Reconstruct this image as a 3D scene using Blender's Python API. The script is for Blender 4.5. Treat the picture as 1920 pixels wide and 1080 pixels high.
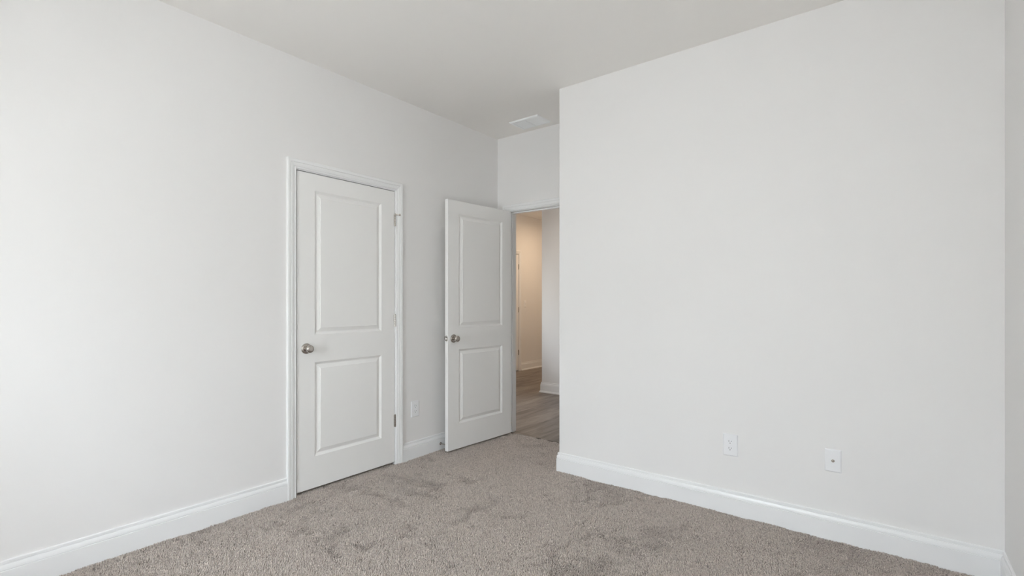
import bpy, bmesh, math, random
import numpy as np
from mathutils import Vector, Matrix

for o in list(bpy.data.objects):
    bpy.data.objects.remove(o)
SC = bpy.context.scene
COL = SC.collection
R = math.radians

# ------------------------------------------------------------------ camera
F_PX = 919.68            # focal length in pixels of a 1920-wide frame
CAM_X, CAM_H, YAW = 2.9552, 1.2237, 0.65868
cam = bpy.data.cameras.new('camera')
cam.sensor_width = 36.0
cam.lens = F_PX / 1920.0 * 36.0
cam.shift_y = (564.9 - 540.0) / 1920.0
cam.clip_start = 0.02
cam.clip_end = 100
camo = bpy.data.objects.new('camera', cam)
COL.objects.link(camo)
camo.location = (CAM_X, 0, CAM_H)
camo.rotation_euler = (R(90), 0, YAW)
SC.camera = camo

# ------------------------------------------------------------------ world, exposure
SC.view_settings.view_transform = 'Standard'
SC.view_settings.look = 'None'
SC.view_settings.gamma = 1.0
SC.view_settings.use_curve_mapping = False
SC.view_settings.exposure = 0.0
SC.cycles.max_bounces = 14
SC.cycles.diffuse_bounces = 12
SC.cycles.sample_clamp_indirect = 8.0

W = bpy.data.worlds.new('overcast_sky')
SC.world = W
W.use_nodes = True
nt = W.node_tree
nt.nodes.clear()
out = nt.nodes.new('ShaderNodeOutputWorld')
bg = nt.nodes.new('ShaderNodeBackground')
bg.inputs['Strength'].default_value = 23.8
tc = nt.nodes.new('ShaderNodeTexCoord')
sx = nt.nodes.new('ShaderNodeSeparateXYZ')
mr = nt.nodes.new('ShaderNodeMapRange')
mr.inputs['From Min'].default_value = -1
mr.inputs['From Max'].default_value = 1
cr = nt.nodes.new('ShaderNodeValToRGB')
e = cr.color_ramp.elements
e[0].position, e[0].color = 0.0, (1.04, 1.06, 1.075, 1)
e[1].position, e[1].color = 1.0, (1.66, 1.88, 2.25, 1)
for pos, c in ((0.44, (1.04, 1.06, 1.075, 1)), (0.485, (1.14, 1.17, 1.20, 1)), (0.56, (1.14, 1.20, 1.25, 1)), (0.63, (1.82, 1.95, 2.13, 1))):
    k = e.new(pos)
    k.color = c
L = nt.links.new
L(tc.outputs['Generated'], sx.inputs[0])
L(sx.outputs['Z'], mr.inputs['Value'])
L(mr.outputs['Result'], cr.inputs['Fac'])
L(cr.outputs['Color'], bg.inputs['Color'])
L(bg.outputs[0], out.inputs[0])

# ------------------------------------------------------------------ room dimensions (metres)
H = 2.757                                 # ceiling
XS = 3.346                                # side wall
YR = 3.012                                # right-hand wall face
YA = 3.595                                # alcove wall face
XA = 1.055                                # alcove return
YB = -1.80                                # window wall behind the camera
T = 0.105                                 # wall thickness
XH, YN, YE = -2.25, 5.49, 9.2             # hall far wall, hall near corner, hall end
XN = -0.785
CD0, CD1 = 1.606, 2.380                   # closet opening
BD0, BD1 = 0.138, 0.910                   # bedroom doorway opening
HD0, HD1 = 6.140, 6.914                   # hall door opening
DH = 2.053                                # head of openings
WINS = [(1.28, 1.84)]                     # window in the wall behind the camera, along x
LWIN = (-1.74, -0.46)                     # unseen left wall opening, added to light the side wall, along y
LZ0, LZ1 = 0.50, 2.22
WZ0, WZ1 = 0.62, 2.10
HW = (4.05, 4.65, 0.85, 1.72)             # unseen hall opening, added as daylight fill for the hallway: y0, y1, z0, z1

for i, (a, b) in enumerate(WINS):         # portals: sampling guides in the window openings
    ld = bpy.data.lights.new('window_portal', 'AREA')
    ld.shape = 'RECTANGLE'
    ld.size, ld.size_y = b - a, WZ1 - WZ0
    ld.cycles.is_portal = True
    lo = bpy.data.objects.new('window_portal', ld)
    COL.objects.link(lo)
    lo.location = ((a + b) / 2, YB - T - 0.02, (WZ0 + WZ1) / 2)
    lo.rotation_euler = (R(90), 0, 0)     # -Z of the lamp towards +Y
for px, (a, b), (c, d), rz in ((XH - T - 0.02, HW[:2], HW[2:], -90), (-T - 0.02, LWIN, (LZ0, LZ1), -90)):
    ld = bpy.data.lights.new('window_portal', 'AREA')
    ld.shape = 'RECTANGLE'
    ld.size, ld.size_y = b - a, d - c
    ld.cycles.is_portal = True
    lo = bpy.data.objects.new('window_portal', ld)
    COL.objects.link(lo)
    lo.location = (px, (a + b) / 2, (c + d) / 2)
    lo.rotation_euler = (R(90), 0, R(rz))

# ------------------------------------------------------------------ materials
def mat(name, color, rough=0.5, metal=0.0, spec=0.5):
    m = bpy.data.materials.new(name)
    m.use_nodes = True
    b = m.node_tree.nodes['Principled BSDF']
    b.inputs['Base Color'].default_value = (*color, 1)
    b.inputs['Roughness'].default_value = rough
    b.inputs['Metallic'].default_value = metal
    b.inputs['Specular IOR Level'].default_value = spec
    return m

def noise_bump(m, scale, strength, dist=0.001, detail=2.0, tint=0.0, color=None):
    n = m.node_tree.nodes
    l = m.node_tree.links.new
    b = n['Principled BSDF']
    t = n.new('ShaderNodeTexCoord')
    x = n.new('ShaderNodeTexNoise')
    x.inputs['Scale'].default_value = scale
    x.inputs['Detail'].default_value = detail
    bu = n.new('ShaderNodeBump')
    bu.inputs['Strength'].default_value = strength
    bu.inputs['Distance'].default_value = dist
    l(t.outputs['Object'], x.inputs['Vector'])
    l(x.outputs['Fac'], bu.inputs['Height'])
    l(bu.outputs['Normal'], b.inputs['Normal'])
    if tint:
        y = n.new('ShaderNodeTexNoise')
        y.inputs['Scale'].default_value = 1.3
        l(t.outputs['Object'], y.inputs['Vector'])
        mx = n.new('ShaderNodeMix')
        mx.data_type = 'RGBA'
        c = color
        mx.inputs['A'].default_value = (c[0] * (1 - tint), c[1] * (1 - tint), c[2] * (1 - tint), 1)
        mx.inputs['B'].default_value = (c[0] * (1 + tint), c[1] * (1 + tint), c[2] * (1 + tint), 1)
        l(y.outputs['Fac'], mx.inputs['Factor'])
        l(mx.outputs['Result'], b.inputs['Base Color'])
    return m

WALLC = (0.806, 0.797, 0.790)
M_wall = noise_bump(mat('wall_paint', WALLC, 0.62, 0, 0.35), 420, 0.08, 0.0006, 2, 0.008, WALLC)
M_ceil = noise_bump(mat('ceiling_paint', (0.895, 0.876, 0.85), 0.85, 0, 0.2), 300, 0.08, 0.0006)
M_trim = noise_bump(mat('trim_paint', (0.845, 0.848, 0.852), 0.33, 0, 0.5), 30, 0.01, 0.0004)
M_door = noise_bump(mat('door_paint', (0.86, 0.855, 0.842), 0.40, 0, 0.5), 160, 0.05, 0.0005)
M_plastic = noise_bump(mat('white_plastic', (0.84, 0.845, 0.86), 0.28), 60, 0.01, 0.0003)
M_slot = noise_bump(mat('dark_slot', (0.05, 0.05, 0.05), 0.6), 60, 0.02, 0.0003)
M_vent = noise_bump(mat('vent_enamel', (0.90, 0.915, 0.925), 0.4), 90, 0.02, 0.0003)
M_duct = noise_bump(mat('duct_dark', (0.16, 0.16, 0.16), 0.8), 60, 0.02, 0.0003)
M_rubber = noise_bump(mat('white_rubber', (0.75, 0.75, 0.73), 0.6), 60, 0.02, 0.0003)
M_base = noise_bump(mat('carpet_backing', (0.20, 0.17, 0.15), 0.95), 500, 0.5, 0.003)

def nickel():
    m = mat('satin_nickel', (0.50, 0.465, 0.43), 0.26, 1.0)
    n = m.node_tree.nodes
    l = m.node_tree.links.new
    t = n.new('ShaderNodeTexCoord')
    x = n.new('ShaderNodeTexNoise')
    x.inputs['Scale'].default_value = 140
    mp = n.new('ShaderNodeMapRange')
    mp.inputs['To Min'].default_value = 0.23
    mp.inputs['To Max'].default_value = 0.28
    l(t.outputs['Object'], x.inputs['Vector'])
    l(x.outputs['Fac'], mp.inputs['Value'])
    l(mp.outputs['Result'], n['Principled BSDF'].inputs['Roughness'])
    return m
M_nickel = nickel()

def glass():
    m = bpy.data.materials.new('window_glass')
    m.use_nodes = True
    n = m.node_tree.nodes
    l = m.node_tree.links.new
    n.remove(n['Principled BSDF'])
    tr = n.new('ShaderNodeBsdfTransparent')
    tr.inputs['Color'].default_value = (0.97, 0.985, 0.98, 1)
    gl = n.new('ShaderNodeBsdfGlossy')
    gl.inputs['Roughness'].default_value = 0.0
    fr = n.new('ShaderNodeFresnel')
    mx = n.new('ShaderNodeMixShader')
    l(fr.outputs[0], mx.inputs[0])
    l(tr.outputs[0], mx.inputs[1])
    l(gl.outputs[0], mx.inputs[2])
    l(mx.outputs[0], n['Material Output'].inputs['Surface'])
    return m
M_glass = glass()

def carpet_mat():
    m = mat('carpet_yarn', (0.42, 0.365, 0.33), 0.95, 0, 0.1)
    n = m.node_tree.nodes
    l = m.node_tree.links.new
    b = n['Principled BSDF']
    a = n.new('ShaderNodeAttribute')
    a.attribute_name = 'yarn_tone'
    r = n.new('ShaderNodeValToRGB')
    r.color_ramp.elements[0].color = (0.19, 0.163, 0.146, 1)
    r.color_ramp.elements[1].color = (0.85, 0.765, 0.70, 1)
    k = r.color_ramp.elements.new(0.5)
    k.color = (0.58, 0.512, 0.465, 1)
    l(a.outputs['Fac'], r.inputs['Fac'])
    l(r.outputs['Color'], b.inputs['Base Color'])
    b.inputs['Sheen Weight'].default_value = 0.15
    b.inputs['Sheen Roughness'].default_value = 0.5
    return m
M_carpet = carpet_mat()

def vinyl_mat():
    m = mat('vinyl_plank', (0.3, 0.25, 0.21), 0.42, 0, 0.4)
    n = m.node_tree.nodes
    l = m.node_tree.links.new
    b = n['Principled BSDF']
    t = n.new('ShaderNodeTexCoord')
    rot = n.new('ShaderNodeMapping')
    rot.inputs['Rotation'].default_value = (0, 0, R(90))
    br = n.new('ShaderNodeTexBrick')
    br.inputs['Scale'].default_value = 1.0
    br.inputs['Brick Width'].default_value = 1.22
    br.inputs['Row Height'].default_value = 0.152
    br.inputs['Mortar Size'].default_value = 0.0012
    br.inputs['Mortar Smooth'].default_value = 0.1
    br.offset = 0.37
    br.inputs['Color1'].default_value = (0.30, 0.30, 0.30, 1)
    br.inputs['Color2'].default_value = (0.75, 0.75, 0.75, 1)
    br.inputs['Mortar'].default_value = (0.0, 0.0, 0.0, 1)
    l(t.outputs['Object'], rot.inputs['Vector'])
    l(rot.outputs['Vector'], br.inputs['Vector'])
    sc = n.new('ShaderNodeMapping')
    sc.inputs['Scale'].default_value = (7.0, 1.0, 1.0)
    g = n.new('ShaderNodeTexNoise')
    g.inputs['Scale'].default_value = 1.6
    g.inputs['Detail'].default_value = 7
    g.inputs['Distortion'].default_value = 1.1
    l(t.outputs['Object'], sc.inputs['Vector'])
    l(sc.outputs['Vector'], g.inputs['Vector'])
    mx = n.new('ShaderNodeMix')
    mx.data_type = 'FLOAT'
    mx.inputs['Factor'].default_value = 0.72
    l(br.outputs['Color'], mx.inputs['A'])
    l(g.outputs['Fac'], mx.inputs['B'])
    r = n.new('ShaderNodeValToRGB')
    r.color_ramp.elements[0].position = 0.30
    r.color_ramp.elements[0].color = (0.085, 0.066, 0.053, 1)
    r.color_ramp.elements[1].position = 0.70
    r.color_ramp.elements[1].color = (0.31, 0.262, 0.225, 1)
    l(mx.outputs['Result'], r.inputs['Fac'])
    mm = n.new('ShaderNodeMix')
    mm.data_type = 'RGBA'
    mm.inputs['B'].default_value = (0.07, 0.055, 0.045, 1)
    l(br.outputs['Fac'], mm.inputs['Factor'])
    l(r.outputs['Color'], mm.inputs['A'])
    l(mm.outputs['Result'], b.inputs['Base Color'])
    return m
M_vinyl = vinyl_mat()

def lamp_mat():
    m = bpy.data.materials.new('downlight_lens')
    m.use_nodes = True
    b = m.node_tree.nodes['Principled BSDF']
    b.inputs['Base Color'].default_value = (0.9, 0.85, 0.78, 1)
    b.inputs['Emission Color'].default_value = (1.0, 0.72, 0.45, 1)
    b.inputs['Emission Strength'].default_value = 6.0
    return m
M_lamp = lamp_mat()

# ------------------------------------------------------------------ mesh helpers
def obj(name, bm, m, parent=None, smooth=False, loc=None, rot=None):
    bmesh.ops.recalc_face_normals(bm, faces=bm.faces)
    me = bpy.data.meshes.new(name)
    bm.to_mesh(me)
    bm.free()
    me.materials.append(m)
    if smooth:
        for p in me.polygons:
            p.use_smooth = True
        try:
            me.set_sharp_from_angle(angle=R(38))
        except Exception:
            pass
    o = bpy.data.objects.new(name, me)
    COL.objects.link(o)
    if parent is not None:
        o.parent = parent
    if loc is not None:
        o.location = loc
    if rot is not None:
        o.rotation_euler = rot
    return o

def tag(o, label, cat, kind=None, group=None):
    o['label'] = label
    o['category'] = cat
    if kind:
        o['kind'] = kind
    if group:
        o['group'] = group
    return o

def empty(name, loc, rot=(0, 0, 0)):
    o = bpy.data.objects.new(name, None)
    COL.objects.link(o)
    o.location = loc
    o.rotation_euler = rot
    o.empty_display_size = 0.05
    return o

def box(bm, x0, x1, y0, y1, z0, z1):
    v = [bm.verts.new(p) for p in ((x0, y0, z0), (x1, y0, z0), (x1, y1, z0), (x0, y1, z0),
                                   (x0, y0, z1), (x1, y0, z1), (x1, y1, z1), (x0, y1, z1))]
    for f in ((0, 3, 2, 1), (4, 5, 6, 7), (0, 1, 5, 4), (1, 2, 6, 5), (2, 3, 7, 6), (3, 0, 4, 7)):
        bm.faces.new([v[i] for i in f])

def bevel_all(bm, w, seg=2):
    bmesh.ops.bevel(bm, geom=list(bm.edges), offset=w, segments=seg, affect='EDGES', profile=0.5)

def prism(bm, poly, z0, z1):
    a = [bm.verts.new((x, y, z0)) for x, y in poly]
    b = [bm.verts.new((x, y, z1)) for x, y in poly]
    n = len(poly)
    bm.faces.new(a[::-1])
    bm.faces.new(b)
    for i in range(n):
        bm.faces.new((a[i], a[(i + 1) % n], b[(i + 1) % n], b[i]))

def arc(cx, cy, r, a0, a1, n=5):
    return [(cx + r * math.cos(R(a0 + (a1 - a0) * i / n)), cy + r * math.sin(R(a0 + (a1 - a0) * i / n))) for i in range(n + 1)]

def lathe(bm, prof, seg=40, axis='x', origin=(0, 0, 0)):
    """prof: (distance along axis, radius)"""
    rings = []
    for t, r in prof:
        ring = []
        if r < 1e-6:
            ring = [None]
            p = {'x': (t, 0, 0), 'y': (0, t, 0), 'z': (0, 0, t)}[axis]
            ring = [bm.verts.new(Vector(p) + Vector(origin))]
        else:
            for i in range(seg):
                a = 2 * math.pi * i / seg
                c, s = r * math.cos(a), r * math.sin(a)
                p = {'x': (t, c, s), 'y': (c, t, s), 'z': (c, s, t)}[axis]
                ring.append(bm.verts.new(Vector(p) + Vector(origin)))
        rings.append(ring)
    for A, B in zip(rings, rings[1:]):
        if len(A) == 1 and len(B) == 1:
            continue
        for i in range(seg):
            j = (i + 1) % seg
            if len(A) == 1:
                bm.faces.new((A[0], B[i], B[j]))
            elif len(B) == 1:
                bm.faces.new((A[i], A[j], B[0]))
            else:
                bm.faces.new((A[i], A[j], B[j], B[i]))
    for ring in (rings[0], rings[-1]):
        if len(ring) > 1:
            bm.faces.new(ring)

def sweep(bm, path, prof, side=1):
    """baseboard: path of (x, y) points; prof of (t out of the wall, z). The room lies to the right of the path for side=1."""
    n = len(path)
    P = [Vector(p) for p in path]
    outs = []
    for i in range(n):
        ds = []
        if i > 0:
            ds.append((P[i] - P[i - 1]).normalized())
        if i < n - 1:
            ds.append((P[i + 1] - P[i]).normalized())
        nn = [Vector((d.y, -d.x)) * side for d in ds]
        if len(nn) == 1:
            outs.append(nn[0])
        else:
            s = nn[0] + nn[1]
            outs.append(s / (1 + nn[0].dot(nn[1])))
    rings = [[bm.verts.new((P[i].x + outs[i].x * t, P[i].y + outs[i].y * t, z)) for t, z in prof] for i in range(n)]
    m = len(prof)
    for A, B in zip(rings, rings[1:]):
        for k in range(m):
            bm.faces.new((A[k], A[(k + 1) % m], B[(k + 1) % m], B[k]))
    bm.faces.new(rings[0])
    bm.faces.new(rings[-1][::-1])

BASE_PROF = [(0, -0.012), (0.015, -0.012), (0.015, 0.0905), (0.0105, 0.0922), (0.0105, 0.0940), (0.0142, 0.0962), (0.0132, 0.104),
             (0.0105, 0.113), (0.0088, 0.1165), (0.0045, 0.1175), (0.0045, 0.1192), (0.0080, 0.1208), (0.0080, 0.1305), (0.0055, 0.1335), (0, 0.1335)]
CASE_PROF = [(0, 0), (0, 0.0075), (0.003, 0.0105), (0.009, 0.0110), (0.0115, 0.0085), (0.0145, 0.0115), (0.024, 0.0145),
             (0.034, 0.0155), (0.0365, 0.0125), (0.040, 0.0165), (0.055, 0.0175), (0.060, 0.0150), (0.060, 0)]

def casing_bm(a0, a1, top, put, z0=-0.01, rev=0.004):
    """U-shaped door casing. put(along, out, z) -> point."""
    bm = bmesh.new()
    rows = []
    for o, t in CASE_PROF:
        q = o + rev
        rows.append([bm.verts.new(put(*p)) for p in ((a0 - q, t, z0), (a0 - q, t, top + q), (a1 + q, t, top + q), (a1 + q, t, z0))])
    n = len(rows)
    for i in range(n):
        A, B = rows[i], rows[(i + 1) % n]
        for k in range(3):
            bm.faces.new((A[k], A[k + 1], B[k + 1], B[k]))
    bm.faces.new([r[0] for r in rows])
    bm.faces.new([r[3] for r in rows])
    return bm

def jamb_bm(a0, a1, top, depth, put, stop_at=0.040, z0=-0.01):
    """three jamb boards with stop strips; put(along, out, z), out runs from 0 at the wall face to -depth."""
    bm = bmesh.new()
    def b(u0, u1, w0, w1, zz0, zz1):
        p, q = put(u0, w0, zz0), put(u1, w1, zz1)
        box(bm, min(p[0], q[0]), max(p[0], q[0]), min(p[1], q[1]), max(p[1], q[1]), zz0, zz1)
    t = 0.0175
    b(a0 - t, a0, -depth, 0, z0, top + t)
    b(a1, a1 + t, -depth, 0, z0, top + t)
    b(a0, a1, -depth, 0, top, top + t)
    s = 0.011
    b(a0, a0 + s, -stop_at - 0.034, -stop_at, z0, top)
    b(a1 - s, a1, -stop_at - 0.034, -stop_at, z0, top)
    b(a0 + s, a1 - s, -stop_at - 0.034, -stop_at, top - s, top)
    return bm

# ------------------------------------------------------------------ doors
PANEL_PROF = [(0.0, 0.0), (0.0015, 0.0018), (0.006, 0.0052), (0.013, 0.0108), (0.016, 0.0120), (0.019, 0.0116), (0.030, 0.0066),
              (0.0395, 0.0030), (0.0405, 0.0006), (0.0425, 0.0)]
DOOR_T = 0.035

def door_slab_bm(w, h=2.032):
    """x from the hinge edge to the latch edge, y = 0 hinge-side face, y = -DOOR_T other face, z up."""
    bm = bmesh.new()
    c = 0.0015
    st = 0.119
    zs = [c, 0.204, 0.813, 0.992, 1.924, h - c]
    xs = [c, st, w - st, w - c]
    for face in (0, 1):
        yy = (lambda d: -d) if face == 0 else (lambda d: -DOOR_T + d)
        grid = [[bm.verts.new((x, yy(0), z)) for z in zs] for x in xs]
        for i in range(3):
            for j in range(5):
                if i == 1 and j in (1, 3):
                    prev = None
                    for q, d in PANEL_PROF:
                        x0, x1, z0, z1 = xs[1] + q, xs[2] - q, zs[j] + q, zs[j + 1] - q
                        if q == 0:
                            ring = [grid[1][j], grid[2][j], grid[2][j + 1], grid[1][j + 1]]
                        else:
                            ring = [bm.verts.new((x, yy(d), z)) for x, z in ((x0, z0), (x1, z0), (x1, z1), (x0, z1))]
                        if prev:
                            for k in range(4):
                                bm.faces.new((prev[k], prev[(k + 1) % 4], ring[(k + 1) % 4], ring[k]))
                        prev = ring
                    bm.faces.new(prev)
                else:
                    bm.faces.new((grid[i][j], grid[i + 1][j], grid[i + 1][j + 1], grid[i][j + 1]))
        outer = [grid[i][0] for i in range(4)] + [grid[3][j] for j in range(1, 6)] + [grid[i][5] for i in (2, 1, 0)] + [grid[0][j] for j in (4, 3, 2, 1)]
        rim = []
        for v in outer:
            x = 0 if abs(v.co.x - c) < 1e-6 else (w if abs(v.co.x - (w - c)) < 1e-6 else v.co.x)
            z = 0 if abs(v.co.z - c) < 1e-6 else (h if abs(v.co.z - (h - c)) < 1e-6 else v.co.z)
            rim.append(bm.verts.new((x, yy(c), z)))
        n = len(rim)
        for k in range(n):
            bm.faces.new((outer[k], outer[(k + 1) % n], rim[(k + 1) % n], rim[k]))
        if face == 0:
            rim0 = rim
        else:
            for k in range(n):
                bm.faces.new((rim0[k], rim0[(k + 1) % n], rim[(k + 1) % n], rim[k]))
    return bm

KNOB_PROF = [(0.0085, 0.0135), (0.018, 0.0125), (0.024, 0.0130), (0.030, 0.0165), (0.036, 0.0215), (0.043, 0.0252), (0.050, 0.0262),
             (0.056, 0.0250), (0.060, 0.0215), (0.0625, 0.0150), (0.0632, 0.008), (0.0634, 0.0)]
ROSE_PROF = [(0.0, 0.0335), (0.004, 0.0335), (0.0068, 0.0318), (0.0085, 0.0275), (0.0100, 0.0215), (0.0105, 0.0150), (0.0105, 0.0)]

def add_knob(door, x, z, face):
    """face +1 on the y=0 side, -1 on the other side"""
    bm = bmesh.new()
    s = 1 if face > 0 else -1
    y0 = 0 if face > 0 else -DOOR_T
    lathe(bm, [(s * t * 0.93, r * 0.95) for t, r in KNOB_PROF], 40, 'y')
    k = obj('door_knob', bm, M_nickel, door, True, (x, y0, z))
    bm = bmesh.new()
    lathe(bm, [(s * t, r) for t, r in ROSE_PROF], 40, 'y')
    obj('rosette', bm, M_nickel, k, True)
    k['label'] = 'satin nickel door knob'
    return k

def add_hinge(door, z, pin_stop=False, back=False):
    """knuckle at the hinge edge on the y=0 side, or on the other side (back, door swung open)"""
    ky = -DOOR_T - 0.0055 if back else 0.0055
    bm = bmesh.new()
    r = 0.0062
    seg = 0.0178
    prof = []
    for i in range(5):
        a = -0.0445 + i * seg
        prof += [(a + 0.0002, r * 0.86), (a + 0.0007, r), (a + seg - 0.0007, r), (a + seg - 0.0002, r * 0.86)]
    lathe(bm, prof, 20, 'z', (-0.0015, ky, 0))
    if back:
        box(bm, -0.0012, 0.0012, -DOOR_T - 0.003, -0.006, -0.0445, 0.0445)    # leaf on the door's hinge edge
    else:
        box(bm, 0.0005, 0.0055, -0.028, 0.0012, -0.0445, 0.0445)      # leaf wrap on the door edge
        box(bm, -0.0085, -0.0036, -0.028, 0.0012, -0.0445, 0.0445)    # leaf on the jamb
    h = obj('hinge', bm, M_nickel, door, True, (0, 0, z))
    h['label'] = 'satin nickel butt hinge'
    bm = bmesh.new()
    lathe(bm, [(0.0446, 0.0045), (0.0468, 0.0056), (0.0485, 0.0046), (0.0490, 0.0)], 16, 'z', (-0.0015, ky, 0))
    obj('hinge_pin', bm, M_nickel, h, True)
    if pin_stop:
        bm = bmesh.new()
        lathe(bm, [(0.036, 0.0075), (0.0365, 0.0088), (0.0440, 0.0088), (0.0445, 0.0075)], 18, 'z', (-0.0015, 0.0060, 0))
        n0 = len(bm.verts)
        lathe(bm, [(0.0, 0.0028), (0.030, 0.0028)], 12, 'x')
        lathe(bm, [(0.028, 0.0045), (0.029, 0.0075), (0.037, 0.0075), (0.040, 0.006), (0.041, 0.0)], 16, 'x')
        bm.verts.ensure_lookup_table()
        mt = Matrix.Translation((-0.0015, 0.0060, 0.0400)) @ Matrix.Rotation(R(140), 4, 'Z')
        for v in bm.verts[n0:]:
            v.co = mt @ v.co
        obj('hinge_pin_stop', bm, M_nickel, h, True)
    return h

def make_door(name, label, w, loc, rotz, knobs=(1, -1), pin_stop=False, back=False):
    bm = door_slab_bm(w)
    d = obj(name, bm, M_door, None, False, loc, (0, 0, rotz))
    tag(d, label, 'door', 'structure')
    for f in knobs:
        add_knob(d, w - 0.060, 0.906, f)
    for i, z in enumerate((0.310, 1.062, 1.818)):
        add_hinge(d, z, pin_stop and i == 2, back)
    return d

# ------------------------------------------------------------------ room shell
EXT = 0.12
bm = bmesh.new()
box(bm, -T, 0, YB - T, LWIN[0], -EXT, H)
box(bm, -T, 0, LWIN[1], CD0 - 0.0175, -EXT, H)
box(bm, -T, 0, LWIN[0], LWIN[1], -EXT, LZ0)
box(bm, -T, 0, LWIN[0], LWIN[1], LZ1, H)
box(bm, -T, 0, CD1 + 0.0175, YA, -EXT, H)
box(bm, -T, 0, CD0 - 0.0175, CD1 + 0.0175, DH + 0.0175, H)
tag(obj('wall_left', bm, M_wall), 'long light grey painted wall with the closed closet door', 'wall', 'structure')

bm = bmesh.new()
r = 0.004
poly = [(XA, YA)] + arc(XA + r, YR + r, r, 180, 270, 5) + [(XS + T, YR), (XS + T, YR + T), (XA + T, YR + T), (XA + T, YA)]
prism(bm, poly, -EXT, H)
tag(obj('wall_right', bm, M_wall), 'wide blank light grey wall with the outlet and the coax plate', 'wall', 'structure')

bm = bmesh.new()
box(bm, XH - T, BD0 - 0.0175, YA, YA + T, -EXT, H)
box(bm, BD1 + 0.0175, XS + T, YA, YA + T, -EXT, H)
box(bm, BD0 - 0.0175, BD1 + 0.0175, YA, YA + T, DH + 0.0175, H)
tag(obj('wall_alcove', bm, M_wall), 'short light grey wall over the open bedroom doorway', 'wall', 'structure')

bm = bmesh.new()
box(bm, XS, XS + T, YB - T, YR, -EXT, H)
tag(obj('wall_side', bm, M_wall), 'narrow sliver of light grey wall at the right edge beyond the corner', 'wall', 'structure')

bm = bmesh.new()
xs = [0.0] + [v for ab in WINS for v in ab] + [XS]
for i in range(0, len(xs), 2):
    box(bm, xs[i], xs[i + 1], YB - T, YB, -EXT, H)
for a, b in WINS:
    box(bm, a, b, YB - T, YB, -EXT, WZ0)
    box(bm, a, b, YB - T, YB, WZ1, H)
tag(obj('wall_back', bm, M_wall), 'light grey wall with one window behind the viewpoint', 'wall', 'structure')

# closet interior behind the closed door
bm = bmesh.new()
box(bm, -0.80, -0.75, 0.9, YA, -EXT, H)
box(bm, -0.75, -T, 0.85, 0.9, -EXT, H)
tag(obj('wall_closet', bm, M_wall), 'dark closet interior wall behind the closed door', 'wall', 'structure')

bm = bmesh.new()
box(bm, XH - T, XS + T, YB - T, YE + T, H, H + 0.12)
tag(obj('ceiling', bm, M_ceil), 'flat pale warm grey painted ceiling', 'ceiling', 'structure')

# windows out of view, left and hall ones added for their light: put(along, out, z), out is positive towards the room
def window(name, label, a, b, z0, z1, put, sill=True):
    def bx(m, u0, u1, w0, w1, c, d):
        p, q = put(u0, w0, c), put(u1, w1, d)
        box(m, min(p[0], q[0]), max(p[0], q[0]), min(p[1], q[1]), max(p[1], q[1]), c, d)
    f = 0.045
    zm = (z0 + z1) / 2
    bm = bmesh.new()
    bx(bm, a, a + f, -0.085, -0.035, z0, z1)
    bx(bm, b - f, b, -0.085, -0.035, z0, z1)
    bx(bm, a + f, b - f, -0.085, -0.035, z0, z0 + f)
    bx(bm, a + f, b - f, -0.085, -0.035, z1 - f, z1)
    bx(bm, a + f, b - f, -0.085, -0.035, zm - 0.02, zm + 0.02)
    w = tag(obj(name, bm, M_trim), label, 'window', 'structure')
    for c, d in ((z0 + f, zm - 0.02), (zm + 0.02, z1 - f)):
        bm = bmesh.new()
        bx(bm, a + f, b - f, -0.062, -0.058, c, d)
        obj('pane', bm, M_glass, w)
    if sill:
        bm = bmesh.new()
        bx(bm, a - 0.04, b + 0.04, 0.0, 0.03, z0 - 0.02, z0)
        obj('sill', bm, M_trim, w)
    return w
for a, b in WINS:
    window('window_1', 'white single hung window in the wall behind the viewpoint', a, b, WZ0, WZ1, lambda u, o, z: (u, YB + o, z))
window('window_left_fill', 'white single hung window added in the left wall behind the viewpoint to light the side wall', *LWIN, LZ0, LZ1, lambda u, o, z: (o, u, z))
window('window_hall_fill', 'white window added out of sight to fill the hallway with daylight', *HW, lambda u, o, z: (XH + o, u, z))

# ------------------------------------------------------------------ hall shell
bm = bmesh.new()
box(bm, XH - T, XH, YA + T, HW[0], -EXT, H)
box(bm, XH - T, XH, HW[1], HD0 - 0.0175, -EXT, H)
box(bm, XH - T, XH, HW[0], HW[1], -EXT, HW[2])
box(bm, XH - T, XH, HW[0], HW[1], HW[3], H)
box(bm, XH - T, XH, HD1 + 0.0175, YE, -EXT, H)
box(bm, XH - T, XH, HD0 - 0.0175, HD1 + 0.0175, DH + 0.0175, H)
tag(obj('wall_hall_far', bm, M_wall), 'warm lit hallway wall with the light switch, seen through the doorway', 'wall', 'structure')
bm = bmesh.new()
poly = arc(XN + r, YN + r, r, 180, 270, 5) + [(XS + T, YN), (XS + T, YE), (XN, YE)]
prism(bm, poly, -EXT, H)
tag(obj('wall_hall_corner', bm, M_wall), 'pinkish grey hallway wall corner just beyond the doorway', 'wall', 'structure')
bm = bmesh.new()
box(bm, XH - T, XS + T, YE, YE + T, -EXT, H)
tag(obj('wall_hall_end', bm, M_wall), 'wall closing the far end of the hallway', 'wall', 'structure')
bm = bmesh.new()
box(bm, XS, XS + T, YA + T, YN, -EXT, H)
tag(obj('wall_hall_side', bm, M_wall), 'wall closing the side of the hallway', 'wall', 'structure')
bm = bmesh.new()
box(bm, XH - T - 0.06, XH - T, HD0 - 0.1, HD1 + 0.1, -EXT, H)
tag(obj('wall_hall_closet', bm, M_wall), 'dark wall behind the hallway door', 'wall', 'structure')
bm = bmesh.new()
box(bm, XH - T, XS + T, YA + 0.022, YE + T, -0.10, -0.004)
tag(obj('floor_hall', bm, M_vinyl), 'brown wood plank vinyl floor of the hallway', 'floor', 'structure')
bm = bmesh.new()
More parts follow.
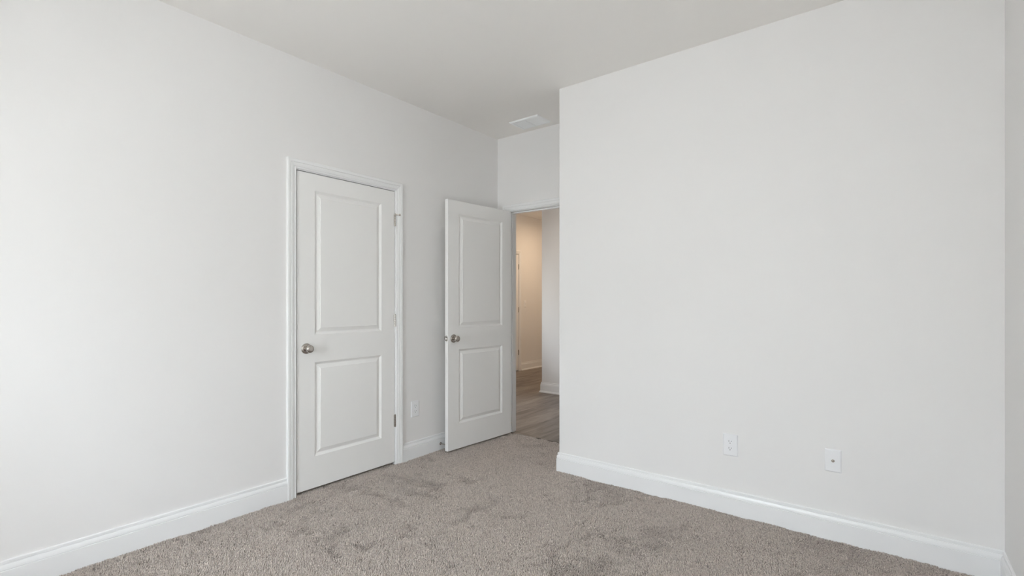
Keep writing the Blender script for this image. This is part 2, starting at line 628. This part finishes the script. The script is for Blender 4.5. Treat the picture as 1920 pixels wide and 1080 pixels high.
box(bm, -0.8, XS + T, YB - T, YA + 0.022, -0.10, -0.013)
tag(obj('floor', bm, M_base), 'floor under the grey brown carpet', 'floor', 'structure')
bm = bmesh.new()
box(bm, BD0, BD1, YA + 0.014, YA + 0.036, -0.012, 0.0015)
bevel_all(bm, 0.002, 2)
tag(obj('trim_4', bm, M_vinyl), 'thin dark threshold strip between the carpet and the plank floor', 'threshold', 'structure')

# ------------------------------------------------------------------ door frames
putL = lambda a, o, z: (o, a, z)                 # left wall, faces +x
putA = lambda a, o, z: (a, YA - o, z)            # alcove wall, faces -y
putAb = lambda a, o, z: (a, YA + T + o, z)       # its hallway side
putH = lambda a, o, z: (XH + o, a, z)            # hall far wall, faces +x

t1 = tag(obj('trim_1', casing_bm(CD0, CD1, DH, putL), M_trim), 'white moulded frame around the closed closet door', 'door frame', 'structure')
obj('jamb', jamb_bm(CD0, CD1, DH, T, putL), M_trim, t1)
t2 = tag(obj('trim_2', casing_bm(BD0, BD1, DH, putA), M_trim), 'white moulded frame around the open doorway to the hallway', 'door frame', 'structure')
obj('jamb', jamb_bm(BD0, BD1, DH, T, putA), M_trim, t2)
obj('hall_casing', casing_bm(BD0, BD1, DH, putAb), M_trim, t2)
t3 = tag(obj('trim_3', casing_bm(HD0, HD1, DH, putH), M_trim), 'warm lit white frame of the door out in the hallway', 'door frame', 'structure')
obj('jamb', jamb_bm(HD0, HD1, DH, T, putH), M_trim, t3)

# ------------------------------------------------------------------ doors
# closet: hinge edge at larger y, room face at x = 0
make_door('door_1', 'closed white two panel closet door in the left wall', 0.764, (-0.001, CD1 - 0.004, 0.0155), R(-90), (1,), True)
# bedroom door, swung open against the left wall; its hinge-side face turned to the wall
A = math.atan2(2.799 - 3.565, 0.137 - 0.183)
hx, hy = 0.183, 3.565
d2 = make_door('door_2', 'white two panel bedroom door standing open beside the doorway', 0.766, (hx, hy, 0.0155), A, (1, -1), False, True)
# latch on its free edge
bm = bmesh.new()
box(bm, 0.0, 0.0012, -0.0125, 0.0125, -0.0285, 0.0285)
bmesh.ops.bevel(bm, geom=[ed for ed in bm.edges if abs(ed.verts[0].co.x - ed.verts[1].co.x) > 1e-5], offset=0.0105, segments=6, affect='EDGES')
lt = obj('latch_plate', bm, M_nickel, d2, False, (0.766, -DOOR_T / 2, 0.906))
bm = bmesh.new()
prism(bm, [(0.0, -0.0065), (0.0115, -0.0065), (0.0115, -0.002), (0.0012, 0.0065), (0.0, 0.0065)], -0.0085, 0.0085)
obj('latch_bolt', bm, M_nickel, lt)
bm = bmesh.new()
box(bm, 0.0010, 0.0015, -0.0085, 0.0085, -0.0115, 0.0115)
obj('latch_opening', bm, M_slot, lt)
# hall door
make_door('door_3', 'white hallway door with dark hinges, half hidden by the doorway frame', 0.764, (XH - 0.001, HD1 - 0.004, 0.012), R(-90), (1,))

# ------------------------------------------------------------------ baseboards
def baseboard(name, path, label, prof=BASE_PROF, side=1, shoe=False):
    bm = bmesh.new()
    sweep(bm, path, prof, side)
    o = tag(obj(name, bm, M_trim), label, 'baseboard', 'structure')
    if shoe:
        bm = bmesh.new()
        sp = [(0.0148, -0.006), (0.0148, 0.019)] + [(0.0148 + 0.013 * math.sin(R(a)), -0.006 + 0.025 * math.cos(R(a))) for a in (15, 30, 45, 60, 75, 90)]
        sweep(bm, path, sp, side)
        obj('shoe_moulding', bm, M_trim, o)
    return o

CW = 0.064
baseboard('baseboard_left', [(0, YB), (0, CD0 - CW)], 'long white baseboard on the left wall before the closet door')
baseboard('baseboard_left_alcove', [(0, CD1 + CW), (0, YA)], 'short white baseboard between the closet frame and the open door')
baseboard('baseboard_right', [(XA, YA), (XA, YR), (XS, YR)][::-1], 'white baseboard along the wide wall and around its corner', side=-1)
baseboard('baseboard_side', [(XS, YR - 0.016), (XS, YB)], 'white baseboard on the narrow wall at the right edge')
baseboard('baseboard_back', [(XS - 0.016, YB), (0.016, YB)], 'white baseboard under the windows behind the viewpoint')
baseboard('baseboard_hall_far', [(XH, HD1 + CW), (XH, YE)], 'warm lit white baseboard under the hallway light switch', shoe=True)
baseboard('baseboard_hall_corner', [(XN, YE), (XN, YN), (XS, YN)], 'white baseboard wrapping the hallway wall corner', shoe=True)

# ------------------------------------------------------------------ wall plates
def plate_bm(w, h, d=0.0062, ch=0.0055):
    """in the local xz plane, front towards -y"""
    bm = bmesh.new()
    rings = []
    for q, y in ((0, 0), (0, -0.0016), (ch * 0.55, -d * 0.80), (ch, -d), (ch + 0.002, -d - 0.0001)):
        x, z = w / 2 - q, h / 2 - q
        rings.append([bm.verts.new(p) for p in ((-x, y, -z), (x, y, -z), (x, y, z), (-x, y, z))])
    for a, b in zip(rings, rings[1:]):
        for k in range(4):
            bm.faces.new((a[k], a[(k + 1) % 4], b[(k + 1) % 4], b[k]))
    bm.faces.new(rings[-1])
    bm.faces.new(rings[0])
    return bm

def screw_bm(r=0.0032):
    bm = bmesh.new()
    lathe(bm, [(0, r), (-0.0008, r * 0.9), (-0.0012, r * 0.5), (-0.0012, 0)], 16, 'y')
    return bm

def make_outlet(label, loc, rotz):
    e = tag(empty('power_outlet', loc, (0, 0, rotz)), label, 'outlet', group='duplex power outlets')
    obj('cover_plate', plate_bm(0.081, 0.125), M_plastic, e)
    for s in (1, -1):
        bm = bmesh.new()
        pts = []
        for i in range(48):
            a = 2 * math.pi * i / 48
            pts.append((0.0172 * math.cos(a), max(-0.0138, min(0.0138, 0.0172 * math.sin(a)))))
        rr = []
        for q, y in ((1.0, -0.0055), (1.0, -0.0074), (0.95, -0.0080)):
            rr.append([bm.verts.new((x * q, y, z * q)) for x, z in pts])
        for a, b in zip(rr, rr[1:]):
            for k in range(48):
                bm.faces.new((a[k], a[(k + 1) % 48], b[(k + 1) % 48], b[k]))
        bm.faces.new(rr[-1])
        rc = obj('receptacle', bm, M_plastic, e, False, (0, 0, s * 0.0195))
        for x, hh in ((-0.0063, 0.0085), (0.0063, 0.0068)):
            bm = bmesh.new()
            box(bm, x - 0.0012, x + 0.0012, -0.00812, -0.0070, 0.0035 - hh / 2, 0.0035 + hh / 2)
            obj('slot', bm, M_slot, rc)
        bm = bmesh.new()
        lathe(bm, [(-0.0070, 0.0026), (-0.00812, 0.0026)], 16, 'y', (0, 0, -0.0072))
        obj('ground_hole', bm, M_slot, rc)
    obj('screw', screw_bm(), M_plastic, e, True, (0, -0.0062, 0))
    return e

make_outlet('white duplex outlet low on the wide right-hand wall', (2.219, YR, 0.3945), 0)
make_outlet('white duplex outlet between the closet frame and the open door', (0, 2.574, 0.382), R(90))

e = tag(empty('coax_wall_plate', (2.7165, YR, 0.403)), 'white wall plate with a single metal coax jack', 'wall plate')
obj('cover_plate', plate_bm(0.073, 0.116), M_plastic, e)
bm = bmesh.new()
lathe(bm, [(-0.006, 0.0075), (-0.0085, 0.0075), (-0.0085, 0.0048), (-0.0165, 0.0048), (-0.0165, 0.0036), (-0.0150, 0.0034), (-0.0150, 0.0)], 24, 'y')
c = obj('coax_jack', bm, M_nickel, e, True)
c['label'] = 'threaded metal coax jack'
for s in (1, -1):
    obj('screw', screw_bm(), M_plastic, e, True, (0, -0.0062, s * 0.0415))

e = tag(empty('light_switch', (XH, 7.104, 1.175), (0, 0, R(90))), 'white light switch on the warm lit hallway wall', 'light switch')
obj('cover_plate', plate_bm(0.074, 0.118), M_plastic, e)
bm = bmesh.new()
prism(bm, [(-0.005, -0.0045), (0.005, -0.0045), (0.005, -0.0075), (-0.005, -0.0075)], -0.0115, 0.0115)
box(bm, -0.0035, 0.0035, -0.019, -0.006, 0.0005, 0.0075)
obj('toggle', bm, M_plastic, e)
for s in (1, -1):
    obj('screw', screw_bm(), M_plastic, e, True, (0, -0.0062, s * 0.030))

# ------------------------------------------------------------------ ceiling vent
VX0, VX1, VY0, VY1 = 0.362, 0.658, 3.309, 3.510
e = tag(empty('ceiling_vent', ((VX0 + VX1) / 2, (VY0 + VY1) / 2, H)), 'white slatted air vent in the ceiling over the open door', 'vent')
w, d = (VX1 - VX0) / 2, (VY1 - VY0) / 2
bm = bmesh.new()
rings = []
for q, z in ((0, 0), (0, -0.003), (0.007, -0.0105), (0.022, -0.0110), (0.026, -0.0090), (0.026, 0.0)):
    rings.append([bm.verts.new(p) for p in ((-w + q, -d + q, z), (w - q, -d + q, z), (w - q, d - q, z), (-w + q, d - q, z))])
for a, b in zip(rings, rings[1:]):
    for k in range(4):
        bm.faces.new((a[k], a[(k + 1) % 4], b[(k + 1) % 4], b[k]))
obj('frame', bm, M_vent, e)
bm = bmesh.new()
box(bm, -0.006, 0.006, -d + 0.026, d - 0.026, -0.0100, -0.0005)
obj('divider', bm, M_vent, e)
for s in (1, -1):
    bm = bmesh.new()
    n = 11
    x0, x1 = sorted((s * 0.006, s * (w - 0.026)))
    for i in range(n):
        y = -d + 0.026 + (2 * d - 0.052) * (i + 0.5) / n
        vs = [bm.verts.new(p) for p in ((x0, y - 0.0066, -0.0040), (x1, y - 0.0066, -0.0040), (x1, y + 0.0050, -0.0096), (x0, y + 0.0050, -0.0096),
                                        (x0, y - 0.0066, -0.0032), (x1, y - 0.0066, -0.0032), (x1, y + 0.0050, -0.0088), (x0, y + 0.0050, -0.0088))]
        for f in ((0, 3, 2, 1), (4, 5, 6, 7), (0, 1, 5, 4), (1, 2, 6, 5), (2, 3, 7, 6), (3, 0, 4, 7)):
            bm.faces.new([vs[j] for j in f])
    obj('slats', bm, M_vent, e)
bm = bmesh.new()
box(bm, -w + 0.024, w - 0.024, -d + 0.024, d - 0.024, -0.0008, -0.0002)
obj('damper', bm, M_duct, e)

# ------------------------------------------------------------------ door stop on the baseboard
e = tag(empty('door_stop', (0.0145, 2.835, 0.052)), 'small metal door stop on the baseboard behind the open door', 'door stop')
bm = bmesh.new()
lathe(bm, [(0, 0.0115), (0.003, 0.0115), (0.007, 0.0075), (0.008, 0.0)], 20, 'x')
obj('base', bm, M_nickel, e, True)
bm = bmesh.new()
lathe(bm, [(0.006, 0.0042), (0.066, 0.0042)], 16, 'x')
obj('rod', bm, M_nickel, e, True)
bm = bmesh.new()
lathe(bm, [(0.064, 0.0070), (0.066, 0.0078), (0.076, 0.0078), (0.079, 0.0060), (0.0795, 0.0)], 18, 'x')
obj('bumper', bm, M_rubber, e, True)

# ------------------------------------------------------------------ hallway downlights (out of the frame, they light the hallway)
def downlight(x, y, power, label):
    e = tag(empty('recessed_downlight', (x, y, H)), label, 'ceiling light', group='hallway downlights')
    bm = bmesh.new()
    lathe(bm, [(0, 0.085), (-0.004, 0.084), (-0.006, 0.074), (-0.002, 0.066), (-0.0005, 0.066)], 40, 'z')
    obj('trim_ring', bm, M_trim, e, True)
    bm = bmesh.new()
    lathe(bm, [(-0.001, 0.066), (-0.0035, 0.064), (-0.0045, 0.0)], 40, 'z')
    obj('lens', bm, M_lamp, e, True)
    ld = bpy.data.lights.new('downlight_lamp', 'AREA')
    ld.shape = 'DISK'
    ld.size = 0.12
    ld.energy = power
    ld.color = (1.0, 0.74, 0.50)
    ld.spread = R(170)
    lo = bpy.data.objects.new('downlight_lamp', ld)
    COL.objects.link(lo)
    lo.parent = e
    lo.location = (0, 0, -0.012)
downlight(-1.22, 7.15, 15.0, 'warm recessed ceiling light near the hallway switch')
downlight(0.0, 4.35, 4.5, 'warm recessed ceiling light added out of view to brighten the hallway corner')  # extra unseen lamp, added to brighten the wall corner beyond the doorway

# ------------------------------------------------------------------ carpet pile
def value_noise(x, y, scale, seed):
    rng = np.random.RandomState(seed)
    g = rng.rand(256, 256)
    u, v = x * scale + 40.0, y * scale + 40.0
    i, j = np.floor(u).astype(int), np.floor(v).astype(int)
    fu, fv = u - i, v - j
    fu, fv = fu * fu * (3 - 2 * fu), fv * fv * (3 - 2 * fv)
    i, j = i % 255, j % 255
    return (g[i, j] * (1 - fu) + g[i + 1, j] * fu) * (1 - fv) + (g[i, j + 1] * (1 - fu) + g[i + 1, j + 1] * fu) * fv

def carpet():
    rng = np.random.RandomState(7)
    def grid(x0, x1, y0, y1, p):
        X, Y = np.meshgrid(np.arange(x0 + p / 2, x1, p), np.arange(y0 + p / 2, y1, p))
        X, Y = X.ravel(), Y.ravel()
        return X + (rng.rand(len(X)) - 0.5) * p * 1.1, Y + (rng.rand(len(X)) - 0.5) * p * 1.1
    PF = 0.0045
    xa, ya = grid(-0.05, XS, YB, YA + 0.013, PF)
    fx, fy = -math.sin(YAW), math.cos(YAW)
    dep = (xa - CAM_X) * fx + ya * fy
    e = 0.013
    room = (xa > e) & (xa < XS - e) & (ya > YB + e) & (ya < YR - e)
    alc = (xa > e) & (xa < XA - e) & (ya >= YR - e) & (ya < YA + 0.004)
    dway = (xa > BD0) & (xa < BD1) & (ya >= YA + 0.004)
    clo = (xa <= e) & (ya > CD0) & (ya < CD1)
    keep = (room | alc | dway | clo)
    far = dep < 1.7
    keep &= ~far | (rng.rand(len(xa)) < 0.38)
    x, y, far = xa[keep], ya[keep], far[keep]
    n = len(x)
    # pile direction: footprints and vacuum marks change which way the yarn leans
    w1 = value_noise(x, y * 0.8, 2.6, 1)
    w2 = value_noise(x * 0.7 + y * 0.5, y * 1.2 - x * 0.5, 6.5, 2)
    w3 = value_noise(x, y, 17.0, 3)
    w4 = value_noise(x, y, 36.0, 5)
    m = np.clip((0.18 * w1 + 0.30 * w2 + 0.30 * w3 + 0.22 * w4 - 0.49) * 5.0, 0, 1)
    ang0 = value_noise(x, y, 1.1, 4) * 1.2 - 0.4
    th = YAW + math.pi / 2 + ang0 + rng.randn(n) * 0.80
    lean = 0.0048 * (0.6 + 0.8 * rng.rand(n))
    # in pressed patches the yarn leans back towards the windows
    dx = np.cos(th) * lean * (1 - 2.3 * m)
    dy = np.sin(th) * lean * (1 - 2.3 * m)
    hgt = (0.0148 - 0.0050 * m) * (0.80 + 0.36 * rng.rand(n))
    rad = np.where(far, 0.0034, 0.0022) * (0.85 + 0.35 * rng.rand(n))
    rad = rad * (1 - 0.20 * m)
    rot = rng.rand(n) * 6.283
    tw = (rng.rand(n) - 0.5) * 1.6
    K = 3
    lev = [(0.0, 0.75, 0.0), (0.55, 1.05, 0.35), (0.90, 0.85, 0.85)]
    V = np.zeros((n, K * 3 + 1, 3), dtype=np.float32)
    zb = -0.0128
    for li, (hz, rs, ls) in enumerate(lev):
        for k in range(K):
            a = rot + tw * hz + 2 * math.pi * k / K
            V[:, li * K + k, 0] = x + dx * ls + np.cos(a) * rad * rs
            V[:, li * K + k, 1] = y + dy * ls + np.sin(a) * rad * rs
            V[:, li * K + k, 2] = zb + hgt * hz
    V[:, K * 3, 0] = x + dx
    V[:, K * 3, 1] = y + dy
    V[:, K * 3, 2] = zb + hgt
    nv = K * 3 + 1
    quads = []
    for li in range(2):
        for k in range(K):
            quads.append((li * K + k, li * K + (k + 1) % K, (li + 1) * K + (k + 1) % K, (li + 1) * K + k))
    tris = [(2 * K + k, 2 * K + (k + 1) % K, 3 * K) for k in range(K)]
    base = (np.arange(n, dtype=np.int64) * nv)[:, None]
    tmpl = np.array([i for q in quads for i in q] + [i for t in tris for i in t], dtype=np.int64)
    loops = (base + tmpl[None, :]).ravel().astype(np.int32)
    sizes = np.array([4] * len(quads) + [3] * len(tris))
    starts = np.concatenate([[0], np.cumsum(sizes)[:-1]])
    lstart = ((np.arange(n, dtype=np.int64) * len(tmpl))[:, None] + starts[None, :]).ravel().astype(np.int32)
    me = bpy.data.meshes.new('carpet_pile')
    me.vertices.add(n * nv)
    me.vertices.foreach_set('co', V.reshape(-1))
    me.loops.add(len(loops))
    me.loops.foreach_set('vertex_index', loops)
    me.polygons.add(len(lstart))
    me.polygons.foreach_set('loop_start', lstart)
    me.update(calc_edges=True)
    me.polygons.foreach_set('use_smooth', np.ones(len(lstart), dtype=bool))
    tone = np.clip(0.5 + rng.randn(n) * 0.15, 0, 1)
    at = me.attributes.new('yarn_tone', 'FLOAT', 'POINT')
    at.data.foreach_set('value', np.repeat(tone, nv).astype(np.float32))
    me.materials.append(M_carpet)
    o = bpy.data.objects.new('carpet_pile', me)
    COL.objects.link(o)
    tag(o, 'grey brown cut pile carpet covering the bedroom floor', 'carpet', 'stuff')
    return n
carpet()
